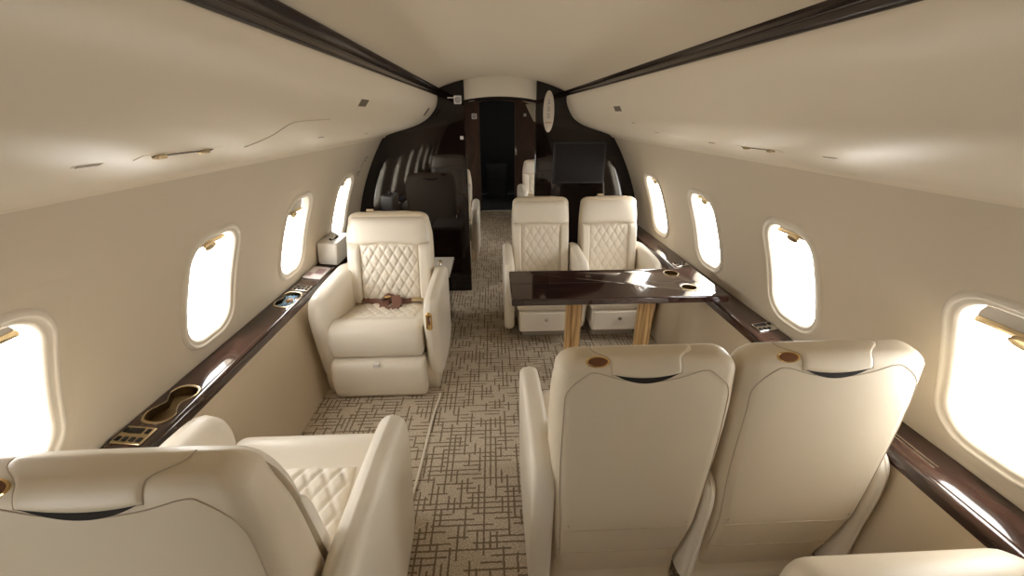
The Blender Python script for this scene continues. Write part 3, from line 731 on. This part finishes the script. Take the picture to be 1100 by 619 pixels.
    # --- lap belt lying on the cushion
    if belt:
        bt = MB()
        def ribbon(ptsb, wd, nrm_):
            P = [Vector(p) for p in open_curve(ptsb, 6)]; up = []
            for i_, p in enumerate(P):
                tg = (P[min(i_+1, len(P)-1)]-P[max(i_-1, 0)]).normalized(); sd = tg.cross(Vector(nrm_)).normalized()*wd/2; nn = sd.cross(tg).normalized()*.0012
                up.append([p-sd-nn, p+sd-nn, p+sd+nn, p-sd+nn])
            bt.loft(up)
        zc = .418; yb = yr-.235
        ribbon([(-hw+.02, yb+.03, .45), (-hw*.6, yb+.01, zc+.015), (-hw*.2, yb-.02, zc+.01), (.02, yb-.03, zc+.03)], .042, (0, -.5, .85))
        ribbon([(.0, yb-.02, zc+.045), (-.03, yb-.06, zc+.02), (-.01, yb-.14, zc+.014), (.055, yb-.12, zc+.03), (.04, yb-.03, zc+.06)], .055, (0, -.2, 1))
        ribbon([(-.06, yb-.01, zc+.03), (-.02, yb-.03, zc+.06), (.04, yb-.05, zc+.035), (.075, yb-.16, zc+.012)], .055, (.2, -.3, .9))
        ribbon([(.03, yb-.02, zc+.04), (.09, yb-.03, zc+.02), (hw*.55, yb-.0, zc+.015), (hw*.7, yb+.01, zc+.02)], .040, (0, -.5, .85))
        bo = bt.obj('lap_belt', 'brown', t, angle=60)
        MB().box((hw*.62, yb-.005, zc+.022), (.075, .045, .016), Matrix.Rotation(.1, 3, 'Z')).obj('buckle', simple('gold_buckle', (.62, .50, .30), .3, .8), bo, bevel=.005)
        MB().box((-.01, yb-.045, zc+.058), (.04, .03, .006), Matrix.Rotation(.6, 3, 'Z')).obj('belt_clip', 'gold', bo, bevel=.002)
    return t

single = seat('cabin_seat', 'cream quilted single seat with a brown lap belt lying on its cushion', .552, .70, arms=('wide', 1), belt=True, control=True)
single.location = (-.745, 2.36, 0)
ns = seat('cabin_seat', 'cream single seat seen from behind, across the aisle from the paired seats', .552, .70, arms=(1, 'wide'), button=False)
ns.location = (-.745, .86, 0); ns.rotation_euler.z = PI
for ch in ns.children:
    if ch.name.startswith('backrest'): ch.scale = (1, 1, 1.018)
    elif ch.name.split('.')[0] in ('seat_cushion', 'quilted_seat_panel', 'legrest'): ch.location.y = -.045
dup(single, (-.59, 4.75, 0), 0, 'cream seat beyond the bulkhead opening, only a slim strip and its armrest showing', skip=('lap_belt', 'release_button', 'recline_control', 'lever'))
dup(single, (.64, 5.75, 0), 0, 'cream seat beyond the bulkhead, only its rounded back showing beside the far doorway', skip=('lap_belt', 'release_button'))
fa = seat('cabin_seat', 'aisle seat of the pair behind the dark table, quilted back facing the viewer', .445, .62, (1, 1), drawer=True)
fa.location = (.30, 2.885, 0)
fb = seat('cabin_seat', 'window-side seat of the pair behind the dark table, below the bulkhead television', .445, .62, (0, 'slim'), drawer=True)
fb.location = (.83, 2.885, 0)
na = seat('cabin_seat', 'aisle-side cream seat of the nearer pair, its plain back turned to the viewer', .495, .62, ('mid', 1), tp=.14, button=False, wide_base=False, ao=-.022)
na.location = (.332, 1.17, 0); na.rotation_euler.z = PI
nb = seat('cabin_seat', 'window-side cream seat of the nearer pair, seen from behind next to the ledge', .515, .62, ('slim', 0), tp=.14, button=False, wide_base=False, ao=-.022)
nb.location = (.841, 1.17, 0); nb.rotation_euler.z = PI

for o in list(C.objects):
    n_ = o.name.split('.')[0]
    if o.parent is None and n_ == 'cabin_seat': o['group'] = 'cream leather cabin seats'
    if o.parent is None and n_ == 'overhead_bin': o['group'] = 'overhead bins along the cabin'
    if o.parent is None and n_ == 'side_ledge': o['group'] = 'dark wood side ledges'

# ------------------------------------------------------------------ divan end near the viewer
t = thing('divan', 'cream sofa whose rounded end shows at the lower corner, next to the dark ledge', 'sofa', (.84, -.25, 0))
pr = smooth_poly([(.84, .06), (.855, .42), (.845, .60), (.80, .658), (.73, .665), (.66, .62), (.64, .45), (.65, .06)], 6)
mb = MB(); mb.loft([[Vector((p.x, p.y, p.z)) for p in sc] for sc in slab(pr, -.275, .275, .06, 6)]); en = mb.obj('armrest', 'leather_shaded', t, angle=70)
MB().tube([Vector((x, .852-.02*((abs(x)-.1)/.16)**2 if abs(x) > .1 else .852, .585)) for x in np.linspace(-.24, .24, 20)], .002, 5).obj('seam', 'stitch', en)
pr = smooth_poly([(.64, .42), (.62, .455), (-.60, .455), (-.62, .42), (-.62, .28), (-.58, .25), (.60, .25), (.63, .28)], 5)
MB().loft(slab(pr, -.275, .13, .04)).obj('seat_cushion', 'leather', t, angle=70)
pr = smooth_poly([(.64, .75), (.60, .86), (-.60, .86), (-.62, .80), (-.62, .45), (-.58, .42), (.60, .42), (.63, .45)], 5)
MB().loft(slab(pr, .135, .27, .04)).obj('backrest', 'leather', t, angle=70)
MB().box((0, 0, .125), (.50, 1.2, .25)).obj('base', 'leather_shaded', t, bevel=.02)

# ------------------------------------------------------------------ table
t = thing('folding_table', 'long glossy dark wood dining table between the paired seats, on two striped legs', 'table', (.60, 2.10, 0))
ox, oy = .60, 2.10
X0, X1, Ya, Yb, ZT = .022, 1.165, 1.895, 2.315, .685
mb = MB(); mb.box(((X0+X1)/2-ox, (Ya+Yb)/2-oy, ZT-.019), (X1-X0, Yb-Ya, .038)); top = mb.obj('tabletop', 'table', t, bevel=.006)
MB().box(((X0+X1)/2-ox, Ya+.215-oy, ZT+.0004), (X1-X0-.01, .003, .001)).obj('leaf_joint', 'black', t)
def ell(a_, b_, n_=36): return [(a_*math.cos(q), b_*math.sin(q)) for q in np.linspace(0, 2*PI, n_, endpoint=False)]
cut(top, [[(cx-ox+x, cy-oy+y) for x, y in ell(.042, .042)] for cx, cy in ((.99, 2.235), (1.00, 2.015))], ZT-.1, ZT+.03)
for cx, cy in ((.99, 2.235), (1.00, 2.015)):
    cup_well(t, cx-ox, cy-oy, ZT, pts=ell(.042, .042))
for cx in (.388, .808):
    lx0 = cx-ox; mb = MB()
    mb.loft([[Vector((lx0+x*k, y, z)) for x, y in rrect(.048, .014, .004, 2)] for z, k in ((.0, .86), (.02, .86), (.40, .95), (.646, 1.))])
    mb.obj('leg', 'zebra', t, angle=30)

# ------------------------------------------------------------------ low console behind the single seat
t = thing('side_console', 'low dark console with a pale top edge standing behind the single seat by the bulkhead', 'console', (-.55, 2.96, 0))
MB().box((0, .0, .24), (.26, .36, .48)).obj('body', 'bulk', t, bevel=.006)
MB().box((.01, -.01, .492), (.31, .40, .024)).obj('top', 'stone', t, bevel=.004)
MB().box((.132, 0, .26), (.006, .28, .34)).obj('door', 'bulk', t, bevel=.002)
t = thing('bottle_stopper', 'small chrome bottle top on the pale console behind the single seat', 'bottle', (-.46, 2.84, .504))
lath = [(0.0, .0), (.022, .0), (.024, .004), (.024, .03), (.012, .042), (.010, .06), (.014, .064), (.014, .074), (.004, .078)]
mb = MB(); mb.loft([[Vector((r*math.cos(q), r*math.sin(q), z)) for q in np.linspace(0, 2*PI, 24, endpoint=False)] for r, z in lath[1:]]); mb.obj('body', 'chrome', t)
MB().cyl((0, 0, .068), .016, .006, 20).obj('cap', 'gold', t)

# ------------------------------------------------------------------ floor cord
cp = [(-.405, 2.04, .006), (-.405, 1.99, .006), (-.415, 1.90, .006), (-.425, 1.75, .006), (-.43, 1.6, .006), (-.435, 1.45, .006), (-.445, 1.30, .006), (-.455, 1.20, .006), (-.452, 1.19, .006), (-.452, 1.185, .006)]
o = MB().tube([(x, y, .0075) for x, y, z in open_curve(cp, 8)], .007, 8).obj('cord', 'cream'); tag(o, 'thin cream cord running along the carpet between the two single seats', 'cord')

# ------------------------------------------------------------------ light
W = bpy.data.worlds.new('World'); bpy.context.scene.world = W; W.use_nodes = True
bg = W.node_tree.nodes['Background']; bg.inputs[0].default_value = (1, .985, .95, 1); bg.inputs[1].default_value = 15.5

# ------------------------------------------------------------------ camera
F_ = 438.0; P_ = math.atan(184.5/F_); PSI = math.asin(22/math.hypot(22, 184.5, F_))
s_, c_ = math.sin(PSI), math.cos(PSI); sp, cp_ = math.sin(P_), math.cos(P_)
r_ = Vector((c_, -s_, 0)); u_ = Vector((sp*s_, sp*c_, cp_)); f_ = Vector((cp_*s_, cp_*c_, -sp))
cam = bpy.data.cameras.new('camera'); co = bpy.data.objects.new('camera', cam); C.objects.link(co)
co.matrix_world = Matrix.Translation((-.065, 0, 1.55)) @ Matrix((r_, u_, -f_)).transposed().to_4x4()
cam.sensor_width = 36; cam.lens = 36*F_/1100; cam.clip_start = .02
sc = bpy.context.scene; sc.camera = co
sc.view_settings.view_transform = 'Standard'; sc.view_settings.look = 'None'; sc.view_settings.gamma = 1; sc.view_settings.use_curve_mapping = False
sc.view_settings.exposure = 0.0
sc.cycles.use_denoising = True
sc.cycles.max_bounces = 16; sc.cycles.diffuse_bounces = 10; sc.cycles.transparent_max_bounces = 12
